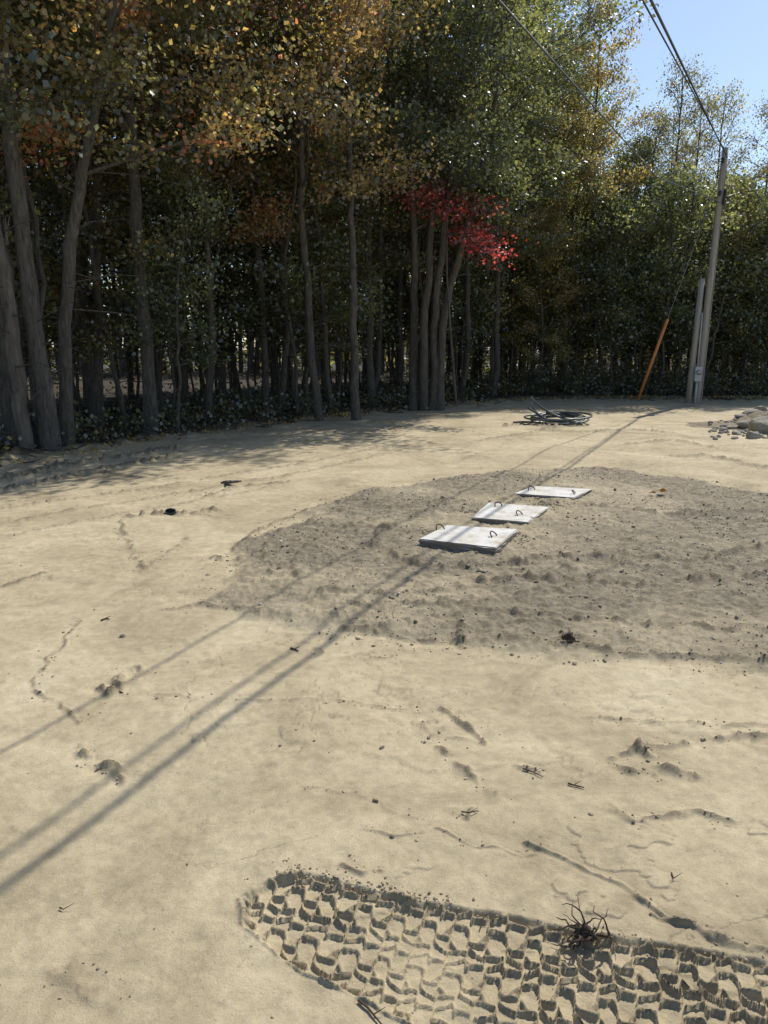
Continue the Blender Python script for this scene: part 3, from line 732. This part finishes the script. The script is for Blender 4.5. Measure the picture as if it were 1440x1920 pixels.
ROOT=simple("root",(.03,.02,.014),(.09,.06,.04),scale=20,rough=.95)
def roots(nm,px,py,n,L,r,seed,up=.5,core=.03,curl=.36,grav=0):
    rng=np.random.default_rng(seed);acc=Acc()
    for q in range(n):
        a=rng.uniform(0,6.28);l=L*rng.uniform(.35,1.15);d=np.array([math.cos(a),math.sin(a),rng.uniform(0,up)])
        P=[np.array([rng.normal(0,core*.5),rng.normal(0,core*.5),core*.5])]
        for k in range(9):
            d=d+rng.normal(0,curl,3)*np.array([1,1,.6])-[0,0,grav];d/=np.linalg.norm(d);P.append(P[-1]+d*l/9)
            P[-1][2]=max(P[-1][2],.003)
        v,f=tube(P,np.linspace(r,r*.2,10)*rng.uniform(.5,1.2),5);acc.add(v,f,0)
    for k in range(3):
        a=tube([[-core*1.3,k*.005-.005,core*.5],[0,.004*k,core*(.5+.3*k)],[core*1.2,-.006*k,core*.4]],[core*.2,core*.5,core*.2],7,cap=True,jit=.15,rng=rng);acc.add(a[0],a[1],0)
    x,y=gp(px,py);add_obj(nm,acc.mesh(nm,[ROOT]),(x,y,gz(x,y)+.004))
roots("root_tuft",1098,1762,26,.13,.0042,4,1.1,.024,.5,.14)
roots("grass_tuft",1065,1215,130,.07,.0016,5,1.8,.028,.25,.08)
def twig(pts,r=.003,nm="twig"):
    acc=Acc();P=[];b=gp(*pts[0])
    for p in pts:
        x,y=gp(*p);P.append([x-b[0],y-b[1],gz(x,y)+.006])
    v,f=tube(P,np.linspace(r,r*.5,len(P)),5);acc.add(v,f,0)
    k=P[len(P)//2];v,f=tube([k,[k[0]+.03,k[1]+.01,k[2]+.012]],[r*.6,r*.2],4);acc.add(v,f,0)
    add_obj(nm,acc.mesh(nm,[ROOT]),(b[0],b[1],0))
for pts,r in [([(672,1872),(690,1888),(700,1900),(718,1922)],.004),([(900,1735),(908,1720),(905,1710)],.002),([(1065,1475),(1075,1478),(1095,1482)],.004),([(980,1448),(1000,1454),(1018,1463)],.003),
    ([(545,1218),(552,1220),(560,1224)],.006),([(190,1168),(198,1165),(206,1166)],.006),([(180,885),(192,880),(205,880),(195,893)],.008),([(112,1700),(118,1704)],.003),([(1258,1645),(1262,1655)],.003),([(230,1300),(205,1290),(180,1292)],.004),([(865,1530),(880,1535),(895,1528)],.003),([(950,970),(965,975)],.004)]:
    twig(pts,r)
YL=simple("dry_leaf",(.45,.30,.10),(.55,.38,.15),scale=20,rough=.7)
x,y=gp(1238,938)
acc=Acc();rng=np.random.default_rng(6)
for q in range(5):
    p=np.array([rng.normal(0,.04),rng.normal(0,.04),.015+q*.008]);s_=.05
    acc.add(p+np.array([[-s_,0,0],[0,s_*.6,.02],[s_,0,.01],[0,-s_*.6,.03]]),[[0,1,2,3]],0)
add_obj("fallen_leaf",acc.mesh("fallen_leaf",[YL]),(x,y,gz(x,y)))
# ---------------------------------------------------------------- light / world / camera
AZ=math.radians(36);EL=math.radians(48)
sun=bpy.data.lights.new("sun","SUN");sun.energy=5.0;sun.angle=math.radians(.5);sun.color=(1,.95,.86)
so=bpy.data.objects.new("sun",sun);scene.collection.objects.link(so)
dirv=Vector((math.sin(AZ)*math.cos(EL),math.cos(AZ)*math.cos(EL),math.sin(EL)))
so.rotation_euler=dirv.to_track_quat('Z','Y').to_euler()
w=bpy.data.worlds.new("World");scene.world=w;w.use_nodes=True
nt=w.node_tree;bg=nt.nodes["Background"];sk=nt.nodes.new("ShaderNodeTexSky")
sk.sky_type='NISHITA';sk.sun_disc=False;sk.sun_elevation=EL;sk.sun_rotation=AZ
sk.dust_density=.5;sk.ozone_density=2.0;sk.air_density=1.0
nt.links.new(sk.outputs[0],bg.inputs[0]);bg.inputs[1].default_value=.14
cam=bpy.data.cameras.new("camera");co=bpy.data.objects.new("camera",cam);scene.collection.objects.link(co)
co.location=(0,0,EYE);co.rotation_euler=(math.pi/2-PITCH,0,0)
cam.sensor_fit='VERTICAL';cam.angle=2*math.atan(960/F);cam.clip_end=2000;cam.clip_start=.05
scene.camera=co
scene.view_settings.view_transform='Standard';scene.view_settings.look='None';scene.view_settings.exposure=0
